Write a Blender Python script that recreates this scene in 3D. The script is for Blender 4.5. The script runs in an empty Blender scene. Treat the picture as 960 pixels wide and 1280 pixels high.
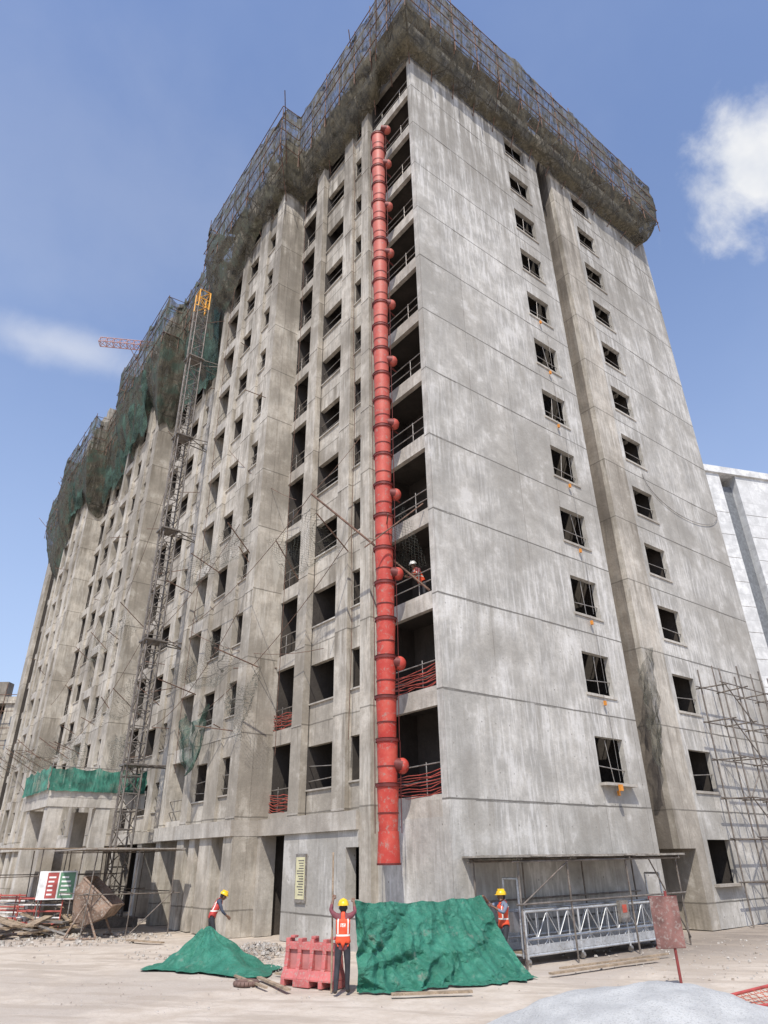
import bpy, math, random
from mathutils import Vector, Matrix, noise
random.seed(7)
R=random.random
def U(a,b): return a+(b-a)*random.random()
scene=bpy.context.scene
CAMP=(-13.84,-14.95,2.4)
def site(r,F,z=0.0):   # camera-aligned grid: metres right / metres forward of the camera
    return Vector((-13.84+.788*r+.616*F, -14.95-.616*r+.788*F, z))
# ---------------------------------------------------------------- mesh helper
class MB:
    def __init__(s): s.v=[];s.f=[];s.m=[];s.uv=None;s.sm=[]
    def add(s,vs,fs,m=0,smooth=False):
        o=len(s.v); s.v+= [tuple(p) for p in vs]
        for f in fs: s.f.append(tuple(i+o for i in f)); s.m.append(m); s.sm.append(smooth)
    def box(s,x0,x1,y0,y1,z0,z1,m=0):
        if x0>x1:x0,x1=x1,x0
        if y0>y1:y0,y1=y1,y0
        s.add([(x0,y0,z0),(x1,y0,z0),(x1,y1,z0),(x0,y1,z0),(x0,y0,z1),(x1,y0,z1),(x1,y1,z1),(x0,y1,z1)],
         [(0,3,2,1),(4,5,6,7),(0,1,5,4),(1,2,6,5),(2,3,7,6),(3,0,4,7)],m)
    def obox(s,c,ax,ay,az,m=0):
        c=Vector(c);P=[]
        for k in (-1,1):
            for (i,j) in ((-1,-1),(1,-1),(1,1),(-1,1)):
                P.append(c+ax*i+ay*j+az*k)
        s.add(P,[(0,3,2,1),(4,5,6,7),(0,1,5,4),(1,2,6,5),(2,3,7,6),(3,0,4,7)],m)
    def cyl(s,p,q,r,r2=None,n=6,m=0,cap=True,smooth=True):
        p=Vector(p);q=Vector(q);d=q-p
        if d.length<1e-6:return
        r2=r if r2 is None else r2
        d.normalize(); a=d.orthogonal().normalized(); b=d.cross(a)
        vs=[];
        for k in range(n):
            t=2*math.pi*k/n; vs.append(p+(a*math.cos(t)+b*math.sin(t))*r)
        for k in range(n):
            t=2*math.pi*k/n; vs.append(q+(a*math.cos(t)+b*math.sin(t))*r2)
        s.add(vs,[(k,(k+1)%n,n+(k+1)%n,n+k) for k in range(n)],m,smooth)
        if cap: s.add(vs,[tuple(range(n-1,-1,-1)),tuple(range(n,2*n))],m)
    def sph(s,c,r,sx=1,sy=1,sz=1,m=0,nu=14,nv=9,rot=None,v0=0,v1=1):
        c=Vector(c);vs=[]
        for j in range(nv+1):
            ph=math.pi*(v0+(v1-v0)*j/nv)
            for i in range(nu):
                t=2*math.pi*i/nu
                p=Vector((math.sin(ph)*math.cos(t)*r*sx,math.sin(ph)*math.sin(t)*r*sy,math.cos(ph)*r*sz))
                if rot: p=rot@p
                vs.append(c+p)
        s.add(vs,[(j*nu+i,(j+1)*nu+i,(j+1)*nu+(i+1)%nu,j*nu+(i+1)%nu) for j in range(nv) for i in range(nu)],m,True)
    def grid(s,fn,nu,nv,m=0,smooth=True):
        vs=[fn(i/nu,j/nv) for j in range(nv+1) for i in range(nu+1)]
        s.add(vs,[(j*(nu+1)+i,j*(nu+1)+i+1,(j+1)*(nu+1)+i+1,(j+1)*(nu+1)+i) for j in range(nv) for i in range(nu)],m,smooth)
    def obj(s,name,mats,parent=None,uv=None):
        me=bpy.data.meshes.new(name); me.from_pydata(s.v,[],s.f); me.update()
        for mt in mats: me.materials.append(mt)
        me.polygons.foreach_set('material_index',s.m); me.polygons.foreach_set('use_smooth',s.sm)
        o=bpy.data.objects.new(name,me); scene.collection.objects.link(o)
        if parent: o.parent=parent
        return o
def empty(name,loc=(0,0,0),rz=0):
    e=bpy.data.objects.new(name,None); scene.collection.objects.link(e); e.location=loc; e.rotation_euler[2]=rz; e.empty_display_size=.3
    return e
def nz(x,y=0,z=0): return noise.noise(Vector((x,y,z)))
# ---------------------------------------------------------------- node helper
class NT:
    def __init__(s,tree): s.t=tree; s.n=tree.nodes; s.l=tree.links
    def new(s,ty,**k):
        n=s.n.new(ty)
        for a,b in k.items(): setattr(n,a,b)
        return n
    def put(s,sock,v):
        if isinstance(v,bpy.types.NodeSocket): s.l.new(v,sock)
        elif v is not None:
            if isinstance(v,(tuple,list)) and len(v)==3 and sock.type=='RGBA': v=(*v,1)
            sock.default_value=v
    def m(s,op,a,b=None,c=None,clamp=False):
        n=s.new('ShaderNodeMath',operation=op,use_clamp=clamp)
        s.put(n.inputs[0],a); s.put(n.inputs[1],b); s.put(n.inputs[2],c); return n.outputs[0]
    def vm(s,op,a,b=None):
        n=s.new('ShaderNodeVectorMath',operation=op); s.put(n.inputs[0],a); s.put(n.inputs[1],b)
        return n.outputs[1] if op in('DOT_PRODUCT','LENGTH','DISTANCE') else n.outputs[0]
    def noise(s,vec,scale,detail=4,rough=.55,dist=0):
        n=s.new('ShaderNodeTexNoise'); s.put(n.inputs['Vector'],vec); n.inputs['Scale'].default_value=scale
        n.inputs['Detail'].default_value=detail; n.inputs['Roughness'].default_value=rough; n.inputs['Distortion'].default_value=dist
        return n.outputs[0]
    def ss(s,v,a,b,o0=0.,o1=1.):
        n=s.new('ShaderNodeMapRange',interpolation_type='SMOOTHSTEP'); s.put(n.inputs[0],v)
        n.inputs[1].default_value=a;n.inputs[2].default_value=b;n.inputs[3].default_value=o0;n.inputs[4].default_value=o1
        return n.outputs[0]
    def mix(s,f,a,b,bt='MIX'):
        n=s.new('ShaderNodeMix',data_type='RGBA',blend_type=bt); s.put(n.inputs[0],f); s.put(n.inputs[6],a); s.put(n.inputs[7],b)
        return n.outputs[2]
    def xyz(s,v):
        n=s.new('ShaderNodeSeparateXYZ'); s.put(n.inputs[0],v); return n.outputs
    def comb(s,x,y,z):
        n=s.new('ShaderNodeCombineXYZ'); s.put(n.inputs[0],x);s.put(n.inputs[1],y);s.put(n.inputs[2],z); return n.outputs[0]
    def bump(s,h,strength,dist=.02):
        n=s.new('ShaderNodeBump'); s.put(n.inputs['Height'],h); n.inputs['Strength'].default_value=strength; n.inputs['Distance'].default_value=dist
        return n.outputs[0]
def newmat(name):
    m=bpy.data.materials.new(name); m.use_nodes=True; t=NT(m.node_tree); b=m.node_tree.nodes['Principled BSDF']
    return m,t,b
def plain(name,col,rough=.6,metal=0,var=.25,scale=3,bump=.15,dirt=None,alpha=None):
    m,t,b=newmat(name)
    pos=t.new('ShaderNodeNewGeometry').outputs['Position']
    n1=t.noise(pos,scale,3,.6)
    c=t.mix(t.ss(n1,.3,.7),tuple(x*(1-var) for x in col),tuple(min(1,x*(1+var)) for x in col))
    if dirt:
        n2=t.noise(pos,scale*7,2); c=t.mix(t.ss(n2,.5,.72,0,.8),c,dirt)
    t.put(b.inputs['Base Color'],c); b.inputs['Roughness'].default_value=rough; b.inputs['Metallic'].default_value=metal
    if bump>.25: t.put(b.inputs['Normal'],t.bump(t.noise(pos,scale*7,2),bump))
    return m
SH=3.07; Z0=3.9; NF=13; ZR=Z0+SH*NF
def concrete(name,base,dark,light,streak=.6,holes=0.,panels=.5,line=.6,topdirt=.5,lightamt=.5):
    m,t,b=newmat(name)
    pos=t.new('ShaderNodeNewGeometry').outputs['Position']; x,y,z=t.xyz(pos)
    h=t.m('ADD',x,y)
    big=t.noise(pos,.16,5,.6,.6); mid=t.noise(pos,.9,6,.68); fine=t.noise(pos,9,2,.7)
    st=t.noise(t.comb(t.m('MULTIPLY',x,2.0),t.m('MULTIPLY',y,2.0),t.m('MULTIPLY',z,.16)),1.,5,.65,.3)
    st2=t.noise(t.comb(t.m('MULTIPLY',x,6),t.m('MULTIPLY',y,6),t.m('MULTIPLY',z,.7)),1.,4,.65,.4)
    c=t.mix(t.ss(mid,.36,.64),tuple(i*.72 for i in base),tuple(i*1.14 for i in base))
    c=t.mix(t.ss(fine,.35,.7,0,.25),c,tuple(i*.6 for i in base))
    c=t.mix(t.ss(big,.42,.64,0,.5),c,dark)
    wob=t.m('MULTIPLY',t.m('SUBTRACT',mid,.5),.06)
    f=t.m('FRACT',t.m('DIVIDE',t.m('ADD',t.m('SUBTRACT',z,Z0-SH*4),wob),SH))
    pc=t.new('ShaderNodeTexWhiteNoise',noise_dimensions='2D')
    t.put(pc.inputs['Vector'],t.comb(t.m('FLOOR',t.m('DIVIDE',h,1.2)),t.m('FLOOR',t.m('DIVIDE',t.m('SUBTRACT',z,Z0-SH*4),SH)),0.))
    c=t.mix(t.m('MULTIPLY',pc.outputs[0],.36*panels),c,tuple(i*.5 for i in base))
    ef=t.m('MULTIPLY',t.ss(st2,.46,.64),t.ss(big,.60,.40))
    c=t.mix(t.m('MULTIPLY',ef,lightamt),c,light)
    c=t.mix(t.m('MULTIPLY',t.ss(mid,.55,.66),lightamt*.5),c,light)
    under=t.ss(f,.25,1.,.2,1.)
    sk=t.m('MULTIPLY',t.ss(st,.47,.66),under)
    c=t.mix(t.m('MULTIPLY',sk,streak),c,dark)
    c=t.mix(t.ss(st2,.54,.70,0.,streak*.45),c,dark)
    td=t.m('MULTIPLY',t.ss(z,25,41),t.ss(st,.38,.58))
    c=t.mix(t.m('MULTIPLY',td,topdirt),c,tuple(i*.75 for i in dark))
    d=t.m('MULTIPLY',t.m('MINIMUM',f,t.m('SUBTRACT',1.,f)),SH)
    ln=t.m('MULTIPLY',t.ss(d,.012,.04,1.,0.),t.ss(mid,.3,.5,.45,1.))
    c=t.mix(t.m('MULTIPLY',ln,line),c,tuple(i*.35 for i in dark))
    if panels>.4:
        fh=t.m('FRACT',t.m('DIVIDE',h,2.4)); dh=t.m('MULTIPLY',t.m('MINIMUM',fh,t.m('SUBTRACT',1.,fh)),2.4)
        vl=t.m('MULTIPLY',t.ss(dh,.006,.025,1.,0.),t.ss(big,.4,.6,.15,.8))
        c=t.mix(t.m('MULTIPLY',vl,panels*.7),c,tuple(i*.5 for i in dark))
    if holes:
        a=t.m('SUBTRACT',t.m('FRACT',t.m('DIVIDE',h,.62)),.5); e=t.m('SUBTRACT',t.m('FRACT',t.m('DIVIDE',z,.72)),.5)
        r=t.m('SQRT',t.m('ADD',t.m('MULTIPLY',a,a),t.m('MULTIPLY',e,e)))
        hm=t.m('MULTIPLY',t.ss(r,.025,.05,1.,0.),t.ss(z,7,14,1.,.0))
        hm=t.m('MULTIPLY',hm,t.ss(mid,.45,.58,.15,1.))
        c=t.mix(t.m('MULTIPLY',hm,holes),c,tuple(i*.3 for i in dark))
    t.put(b.inputs['Base Color'],c); b.inputs['Roughness'].default_value=.88
    t.put(b.inputs['Normal'],t.bump(fine,.35,.03))
    return m
M_wall=concrete('concrete_shear_wall',(.51,.485,.435),(.27,.245,.205),(.74,.72,.68),.52,.65,.9,.85,.85,.65)
M_fac=concrete('concrete_facade',(.50,.45,.375),(.17,.145,.11),(.70,.66,.58),.8,0,.7,.6,.7,.65)
M_band=concrete('concrete_beam',(.51,.47,.405),(.25,.215,.175),(.68,.65,.59),.5,0,.3,.0,.5,.5)
M_in=concrete('concrete_interior_shade',(.07,.058,.048),(.035,.03,.026),(.11,.10,.085),.5,0,.3,.0,0,.2)  # room shade put into the colour: same concrete, near black inside openings
M_brown=concrete('dark_brown_concrete',(.25,.215,.175),(.09,.075,.06),(.38,.36,.32),.8,0,.3,.5,.6,.3)  # darker brown concrete for the wall recess and ground-floor back walls
M_steel=plain('galvanised_pipe',(.33,.31,.28),.5,.6,.3,4,.1,(.22,.12,.07))
M_rust=plain('rusty_steel',(.17,.10,.07),.8,.2,.45,4,.1,(.08,.05,.035))
M_alu=plain('aluminium_rail',(.55,.56,.56),.45,.5,.15,3,.1,(.35,.33,.3))
M_wood=plain('plank_wood',(.33,.25,.17),.85,0,.3,5,.3,(.18,.14,.10))
def netmat(name,col,op,grid=None,bumpy=.4,gw=.17,green=None,weave=False):
    m,t,b=newmat(name)
    pos=t.new('ShaderNodeNewGeometry').outputs['Position']; x,y,z=t.xyz(pos)
    n=t.noise(pos,.9,4,.7)
    fo=t.noise(t.comb(t.m('MULTIPLY',x,4),t.m('MULTIPLY',y,4),t.m('MULTIPLY',z,.6)),1.,5,.75)
    c=t.mix(t.ss(n,.3,.7),tuple(i*.6 for i in col),tuple(i*1.45 for i in col))
    if green: c=t.mix(t.m('MULTIPLY',t.ss(n,.47,.6),t.ss(y,6,24)),c,green)
    c=t.mix(t.ss(fo,.46,.62,0,.75),c,tuple(i*.3 for i in col))
    h=t.m('ADD',x,y)
    if grid:
        wv=t.m('MULTIPLY',t.m('SUBTRACT',n,.5),.45)
        p=t.m('ADD',t.m('ADD',h,z),wv); q=t.m('ADD',t.m('SUBTRACT',h,z),wv)
        fp=t.m('LESS_THAN',t.m('FRACT',t.m('DIVIDE',p,grid)),gw); fq=t.m('LESS_THAN',t.m('FRACT',t.m('DIVIDE',q,grid)),gw)
        a=t.m('MULTIPLY',t.m('MAXIMUM',fp,fq),op)
    else:
        a=t.m('ADD',t.ss(n,.36,.6,op-.2,op+.08),t.ss(fo,.36,.58,-.28,.16),clamp=True)
    if weave:
        # sewn widths of net: heavier seams every 1.5 m in height and 3 m in length
        wz=t.m('ADD',z,t.m('MULTIPLY',n,.5)); wh=t.m('ADD',h,t.m('MULTIPLY',n,.4))
        s1_=t.m('LESS_THAN',t.m('FRACT',t.m('DIVIDE',wz,1.5)),.05); s2_=t.m('LESS_THAN',t.m('FRACT',t.m('DIVIDE',wh,1.5)),.045)
        sm=t.m('MAXIMUM',s1_,s2_); a=t.m('MAXIMUM',a,sm)
        c=t.mix(t.m('MULTIPLY',sm,.6),c,(.035,.03,.022))
    t.put(b.inputs['Base Color'],c); b.inputs['Roughness'].default_value=.85
    t.put(b.inputs['Alpha'],a)
    return m
M_net=netmat('olive_debris_net',(.095,.082,.052),.80,green=(.05,.08,.055),weave=True)
M_netg=netmat('green_shade_net',(.045,.09,.065),.70)
M_netm=netmat('nylon_safety_net',(.12,.125,.10),.7,.16,gw=.12)

# ================================================================ BUILDING
bld=empty('concrete_apartment_tower')
fac=MB(); inn=MB(); rail=MB()
CORE=2.6
def pier(v0,v1,p,z0=0,z1=ZR+.5,m=0,deep=.30):
    fac.box(-p,deep-p,v0,v1,z0,z1,m)
    inn.box(deep+.003-p,CORE,v0+.004,v1-.004,z0,ZR)  # inner depth of the pier takes the painted room shade
    if z0==0 and deep+.003-p<.2: fac.box(deep+.001-p,.25,v0+.001,v1-.001,0,Z0-.67,m)
def window(v0,v1,p,sill=.72,head=2.28):
    for k in range(NF):
        z=Z0+k*SH
        if k==0: fac.box(-p+.02,.22-p,v0,v1,z-.5,z+sill)
        fac.box(-p+.02,.22-p,v0,v1,z+head,z+SH+(sill if k<NF-1 else .4))
        fac.box(-p-.05,.18-p,v0+.002,v1-.002,z+sill-.003,z+sill+.05,1)
        inn.box(-p+.225,CORE,v0,v1,z-.16,z-.01)
        if R()<.6:
            for q in (.35,.8):
                rail.cyl((-p+.1,v0,z+sill+q+U(-.08,.08)),(-p+.1,v1,z+sill+q+U(-.08,.08)),.018,n=5)
def balcony(v0,v1,p,red=False,proj=.03):
    for k in range(NF+1):
        z=Z0+k*SH
        fac.box(-p-proj,.16-p,v0,v1,z-.46,z+.13,1)
        inn.box(-p+.163,CORE,v0,v1,z-.17,z)
        if k<NF:
            for q in (.55,.98):
                dz=U(-.05,.05)
                rail.cyl((-p+.07,v0,z+q+dz),(-p+.07,v1,z+q+dz+U(-.04,.04)),.022,n=5)
            for q in (.25,.75):
                yy=v0+(v1-v0)*q; rail.cyl((-p+.07,yy,z+.1),(-p+.07,yy,z+1.05),.02,n=5)
            if red and k<2:
                for j in range(9):
                    zz=z+.2+j*.075
                    n=6; pts=[(-p-.0+U(-.03,.03),v0+(v1-v0)*i/n,zz+U(-.04,.04)-(.08 if 0<i<n else 0)) for i in range(n+1)]
                    for i in range(n): rail.cyl(pts[i],pts[i+1],.016,n=4,m=1)
            if v1-v0>2.5:
                inn.box(1.7-p,1.82-p,v0,v0+.9,z,z+SH-.17); inn.box(1.7-p,1.82-p,v0+1.9,v1,z,z+SH-.17)
per=18.2
for base in (0,per,2*per,3*per):
    first=base==0
    s_=1. if first else .45
    L=[('P',0,.28 if first else .6,0),('B',.282 if first else .6,3.3,-.05),('P',3.3,3.9,.28*s_),('N',3.9,4.85,0),('P',4.85,5.65,.2*s_),('W',5.65,7.6,0),
       ('P',7.6,8.35,.32*s_),('B',8.35,10.4,-.05),('P',10.4,11.2,1.4),('N',11.2,12.25,1.27),('P',12.25,13.4,1.38),('W',13.4,14.9,1.25),('P',14.9,15.6,1.42),
       ('B',15.6,17.7,1.2),('P',17.7,18.2,1.35)]
    for ty,a,b_,p in L:
        a+=base;b_+=base
        if a>=64 or (ty=='P' and b_<.5): continue
        if ty=='P': pier(a,b_,p,0 if (b_<4 or p>.6) else Z0-.6,deep=p+.1 if (abs(a-base-10.4)<.01 or abs(a-base-17.7)<.01) else .3)
        elif ty=='W': window(a,b_,p)
        elif ty=='N': window(a,b_,p,.8,2.3)
        else: balcony(a,b_,p,first and a<12,.03 if first else .12)
pier(64,66,.6)
for k in range(NF+1):
    z=Z0+k*SH
    for base in (0,per,2*per,3*per):
        s_=1. if base==0 else .45
        for a,b_,p in ((3.3,3.9,.28*s_),(4.85,5.65,.2*s_),(7.6,8.35,.32*s_),(10.4,11.2,1.4),(12.25,13.4,1.38),(14.9,15.6,1.42)):
            if a+base<64 and R()<.6: fac.box(-p-.018,-p+.05,a+base+.01,b_+base-.01,z-.04-U(0,.03),z+.02,1)
# ground floor of the long side
fac.box(-.004,.25,.282,3.3,0,Z0-.46,2)
fac.box(-.40,.25,3.91,10.38,Z0-.66,Z0-.1,1)
fac.box(-1.52,.25,10.39,18.2,Z0-.66,Z0-.12,1)
fac.box(-.35,.25,18.3,28.5,Z0-.62,Z0-.1,1)
fac.box(-.30,.1,4.6,8.5,0,Z0-.664,2); fac.box(-.30,.1,3.92,4.597,0,1.3,2); fac.box(-.30,.1,3.92,4.597,2.75,Z0-.664,2)
fac.box(-.36,.3,10.15,10.388,0,Z0-.664,1)
for v in (13.9,): fac.box(-1.35,-.75,v,v+.6,0,Z0-.663,0)
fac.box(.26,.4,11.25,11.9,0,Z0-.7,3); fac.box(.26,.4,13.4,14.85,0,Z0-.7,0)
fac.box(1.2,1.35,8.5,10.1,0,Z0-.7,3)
for v in range(19,64,4): fac.box(-.3,.5,v,v+.6,0,Z0-.6,1)
for v in (28.6,46.8): fac.box(-1.6,.25,v-.2,v+7.8,Z0-.62,Z0-.12,1)
# right (shear wall) face : plane y=0
HW=ZR+.6
def rwall(u0,u1,z0,z1,y0=0,th=.22,m=2): fac.box(u0,u1,y0,y0+th,z0,z1,m)
rwall(.0,7.15,0,HW,0,.279); rwall(8.8,9.9,0,HW)
inn.box(.1,CORE,.2805,.30,Z0,ZR)
def rwins(u0,u1,y0):
    zprev=0
    for k in range(NF):
        z=Z0+k*SH
        rwall(u0,u1,zprev,z+.72,y0); zprev=z+2.28
        fac.box(u0-.08,u1+.08,y0-(.28 if k==0 else .05),y0-.001,z+.64,z+.733,1)
        inn.box(u0,u1,y0+.225,CORE,z-.16,z-.01)
        rail.cyl((u0,y0+.12,z+1.25+U(-.1,.1)),(u1,y0+.12,z+1.25+U(-.1,.1)),.02,n=5)
        rail.cyl(((u0+u1)/2+U(-.3,.3),y0+.12,z+.75),((u0+u1)/2+U(-.1,.1),y0+.12,z+2.2),.018,n=5)
    rwall(u0,u1,zprev,HW,y0)
rwins(7.15,8.8,0)
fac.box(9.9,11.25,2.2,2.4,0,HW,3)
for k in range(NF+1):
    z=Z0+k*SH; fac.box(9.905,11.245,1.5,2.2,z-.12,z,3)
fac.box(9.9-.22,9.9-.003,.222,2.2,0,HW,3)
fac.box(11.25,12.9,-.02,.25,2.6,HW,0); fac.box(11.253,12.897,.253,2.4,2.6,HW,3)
fac.box(12.3,12.9,-.02,2.4,0,2.6,0)
fac.box(12.9,13.25,0.003,.22,0,HW,2)
rwall(13.25,14.95,0,1.4); fac.box(13.1,15.1,-.22,-.001,1.32,1.413,1)
rwall(13.25,14.95,2.9,Z0+.72,0)
for k in range(NF):
    z=Z0+k*SH
    if k: rwall(13.25,14.95,z-SH+2.28,z+.72)
    fac.box(13.17,15.03,-.05,-.001,z+.64,z+.733,1); inn.box(13.25,14.95,.225,CORE,z-.16,z-.01)
    rail.cyl((13.25,.12,z+1.3),(14.95,.12,z+1.3+U(-.15,.15)),.02,n=5)
rwall(13.25,14.95,Z0+(NF-1)*SH+2.28,HW)
rwall(14.95,21.7,0,HW)
for k in range(NF+1):
    z=Z0+k*SH
    for (a,b_) in ((.02,7.05),(15.05,21.68)):
        x=a
        while x<b_:
            x2=min(b_,x+U(.5,1.6)); 
            if R()<.4: fac.box(x,x2-.02,-.006-U(0,.008),.02,z-.03,z+U(0,.008),2)
            x=x2
inn.box(CORE,21.4,CORE,65.4,3.3,ZR,0); inn.box(6,21.4,CORE,65.4,0,3.3); inn.box(.3,CORE,65.5,65.9,0,ZR)
for u in (6.2,9.55,13.05,15.2,21.3): inn.box(u-.1,u+.1,.23,CORE,0,ZR)
inn.box(.35,6.1,2.2,CORE,0,3.3)
fac.box(-.2,21.68,.3,66,ZR+.003,ZR+.25,1)
fac.box(21.48,21.7,.22,66,0,HW,0)
fac.obj('facade',[M_fac,M_band,M_wall,M_brown],bld)
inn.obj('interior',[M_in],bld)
M_redpipe=plain('red_rail_paint',(.36,.07,.05),.6,0,.3,4)
rail.obj('guard_rails',[M_steel,M_redpipe],bld)
rp=MB()
for k in range(8):
    z=Z0+k*SH+.62
    u=7.75+U(-.05,.3)
    rp.cyl((u,-.1,z+.1),(u,-.1,z-.3),.012,n=4)
    if k<7: rp.cyl((u+.25,-.08,z+.2),(u+.25+U(-.1,.1),-.08,z+2.6),.008,n=4)
    rp.box(u-.045,u+.045,-.15,-.07,z-.28,z-.12,1)
    if k==0: rp.box(u-.25,u-.12,-.4,-.3,z-.15,z+.05,1)
rp.obj('tag_lines',[M_steel,plain('orange_tag',(.65,.25,.03),.5,0,.1)],bld)
nb=empty('notice_board',(-.345,7.2,2.0))
q=MB(); q.box(-.02,.02,-.33,.33,-.85,.6,0); q.box(-.03,-.021,-.28,.28,-.75,.5,1)
for j in range(14): q.box(-.034,-.031,-.24+U(0,.05),.2-U(0,.15),.38-j*.078,.41-j*.078,2)
q.obj('board',[M_steel,plain('cream_notice',(.62,.58,.36),.6,0,.1),plain('notice_text',(.12,.11,.1),.6)],nb)

# ================================================================ TOP NETS
base_path=[(20.1,9),(20.1,0),(0,0),(0,10.4),(-1.3,10.4),(-1.3,18.2),(0,18.2),(0,28.6),(-1.3,28.6),(-1.3,36.4),(0,36.4),(0,46.8),(-1.3,46.8),(-1.3,54.6),(0,54.6),(0,66),(4,66)]
norms=[]
for a,b in zip(base_path,base_path[1:]):
    d=(Vector(b)-Vector(a)).normalized(); norms.append(Vector((-d.y,d.x))*-1)
if norms[1].y>0: norms=[-n for n in norms]
def offpath(o):
    P=[]
    for i,p in enumerate(base_path):
        p=Vector(p)
        if i==0: P.append(p+norms[0]*o)
        elif i==len(base_path)-1: P.append(p+norms[-1]*o)
        else: P.append(p+(norms[i-1]+norms[i])*o)
    return P
def outer(frac,o):
    P=offpath(o); i=int(frac); i=min(i,len(P)-2); f=frac-i
    return P[i]*(1-f)+P[i+1]*f
def drop(p): return -min(3.2,max(0,(p.y-6))*.085)+(.6 if p.y<1.5 else 0)
prof=[(0,.15,39.4),(.12,.7,39.6),(.25,1.1,40.6),(.45,1.4,41.8),(.7,1.5,43.4),(.9,1.5,44.7),(1,1.45,45.3)]
fr=[];ds=[]
dist=0
for i in range(len(base_path)-1):
    L=(Vector(base_path[i+1])-Vector(base_path[i])).length; n=max(3,int(L/.22))
    for j in range(n): fr.append(i+j/n); ds.append(dist+L*j/n)
    dist+=L
fr.append(len(base_path)-1-1e-6); ds.append(dist)
def netstrip(mb,prof,amp,seed,zj=1.0,m=0,sub=4):
    rows=[]
    for a,b in zip(prof,prof[1:]):
        for s in range(sub): 
            t=s/sub; rows.append((a[1]*(1-t)+b[1]*t,a[2]*(1-t)+b[2]*t))
    rows.append(prof[-1][1:])
    vs=[]
    for ri,(o,z) in enumerate(rows):
        tt=ri/(len(rows)-1)
        for f,s in zip(fr,ds):
            p0=outer(f,1.0)
            cell=(s/1.5)%1; sag=math.sin(math.pi*cell)      # bays between poles
            zc=((z-41.3)/1.25)%1; sagz=abs(math.sin(math.pi*zc))
            lf=min(1,max(0,(p0.y-2)/10)); lf2=min(1,max(0,(p0.y-14)/8))
            lump=nz(math.floor(s/1.5)*3.7,1.3,seed)
            oo=o-.16*sag*sagz*(.6+lump)+amp*.35*nz(s*.35+seed,z*.3,seed)+.07*nz(s*7+z*1.5,z*.8,seed)+.05*nz(s*17-z*2,z*1.3,seed)
            oo=max(.12,oo)
            p=outer(f,oo)
            rag=.35+abs(nz(s*.22,7.7))*1.6+.5*abs(nz(s*.9,3.1))
            zz=z+(zj*(.25+.7*lf))*nz(s*.4,seed,tt*.7)*(1.1-tt*.6)-((.18+.45*lf)*sag*(.7+lump)*(tt>.85))+drop(p0)-(lf*.9+lf2*3.4)*((1-tt)**1.5)*rag
            vs.append((p.x,p.y,zz))
    n=len(fr)
    mb.add(vs,[(j*n+i,j*n+i+1,(j+1)*n+i+1,(j+1)*n+i) for j in range(len(rows)-1) for i in range(n-1)],m,True)
top=empty('perimeter_safety_net')
nb_=MB(); netstrip(nb_,prof,.5,1.7)
nb_.obj('debris_net',[M_net],top)
gp=MB()
for v0,v1,z0,z1,u in ((20,26,32.5,39,-1.2),(30.5,35.5,33,39,-2.5),(38,45,33.5,39,-1.2),(48,54,34,39,-2.5)):
    ph=R()*9
    gp.grid(lambda a,b:(u+.5*nz(a*6+ph,b*3)+(.6*(1-b)),v0+(v1-v0)*a,z0+(z1-z0)*b+1.6*(1-b)*nz(a*3+ph,1)-.8*(1-b)*abs(math.sin(a*7+ph))+.3*nz(a*9,b*3,ph)),40,16)
gp.obj('shade_net',[M_netg],top)
sc=MB()
for i in range(len(base_path)-1):
    L=(Vector(base_path[i+1])-Vector(base_path[i])).length; st=max(1,round(L/1.5))
    for j in range(st):
        f=i+j/st
        a=outer(f,.0);b=outer(f,1.42); dz=drop(a)
        sc.cyl((a.x,a.y,38.9+dz),(b.x,b.y,41.4+dz),.03,n=5); sc.cyl((b.x,b.y,40.4+dz),(b.x,b.y,45.2+U(-.3,.7)+dz),.03,n=5)
        c=outer(f,.6); sc.cyl((c.x,c.y,40.6+dz),(c.x,c.y,44.6+dz),.028,n=5)
        sc.cyl((a.x,a.y,41.5+dz),(b.x,b.y,41.5+dz),.028,n=5)
        if R()<.2:
            d=outer(f,1.9+R()*.8); sc.cyl((a.x,a.y,40+U(-1,1)+dz),(d.x+U(-.5,.5),d.y+U(-.8,.8),43+U(-1,2)+dz),.03,n=5)
for o,z in ((1.46,41.3),(1.56,42.55),(1.5,43.8),(1.45,45.1),(.6,41.6),(.6,43.3),(.9,40.6)):
    P=offpath(o)
    for a,b in zip(P,P[1:]): sc.cyl((a.x,a.y,z+U(-.1,.1)+drop(a)),(b.x,b.y,z+U(-.1,.1)+drop(b)),.028,n=5)
sc.obj('net_brackets',[M_rust],top)
pk=MB()
P=offpath(1.1);Q=offpath(.5)
for i in range(len(P)-1):
    L=(P[i+1]-P[i]).length; n=max(1,int(L/2.4))
    for j in range(n):
        if R()<.75:
            a=P[i].lerp(P[i+1],j/n);b=P[i].lerp(P[i+1],(j+.97)/n);c=Q[i].lerp(Q[i+1],(j+.97)/n);d=Q[i].lerp(Q[i+1],j/n)
            z=41.58+drop(a)
            pk.add([(a.x,a.y,z),(b.x,b.y,z),(c.x,c.y,z),(d.x,d.y,z),(a.x,a.y,z+.05),(b.x,b.y,z+.05),(c.x,c.y,z+.05),(d.x,d.y,z+.05)],[(0,3,2,1),(4,5,6,7),(0,1,5,4),(1,2,6,5),(2,3,7,6),(3,0,4,7)])
pk.obj('scaffold_planks',[M_wood],top)
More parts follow.
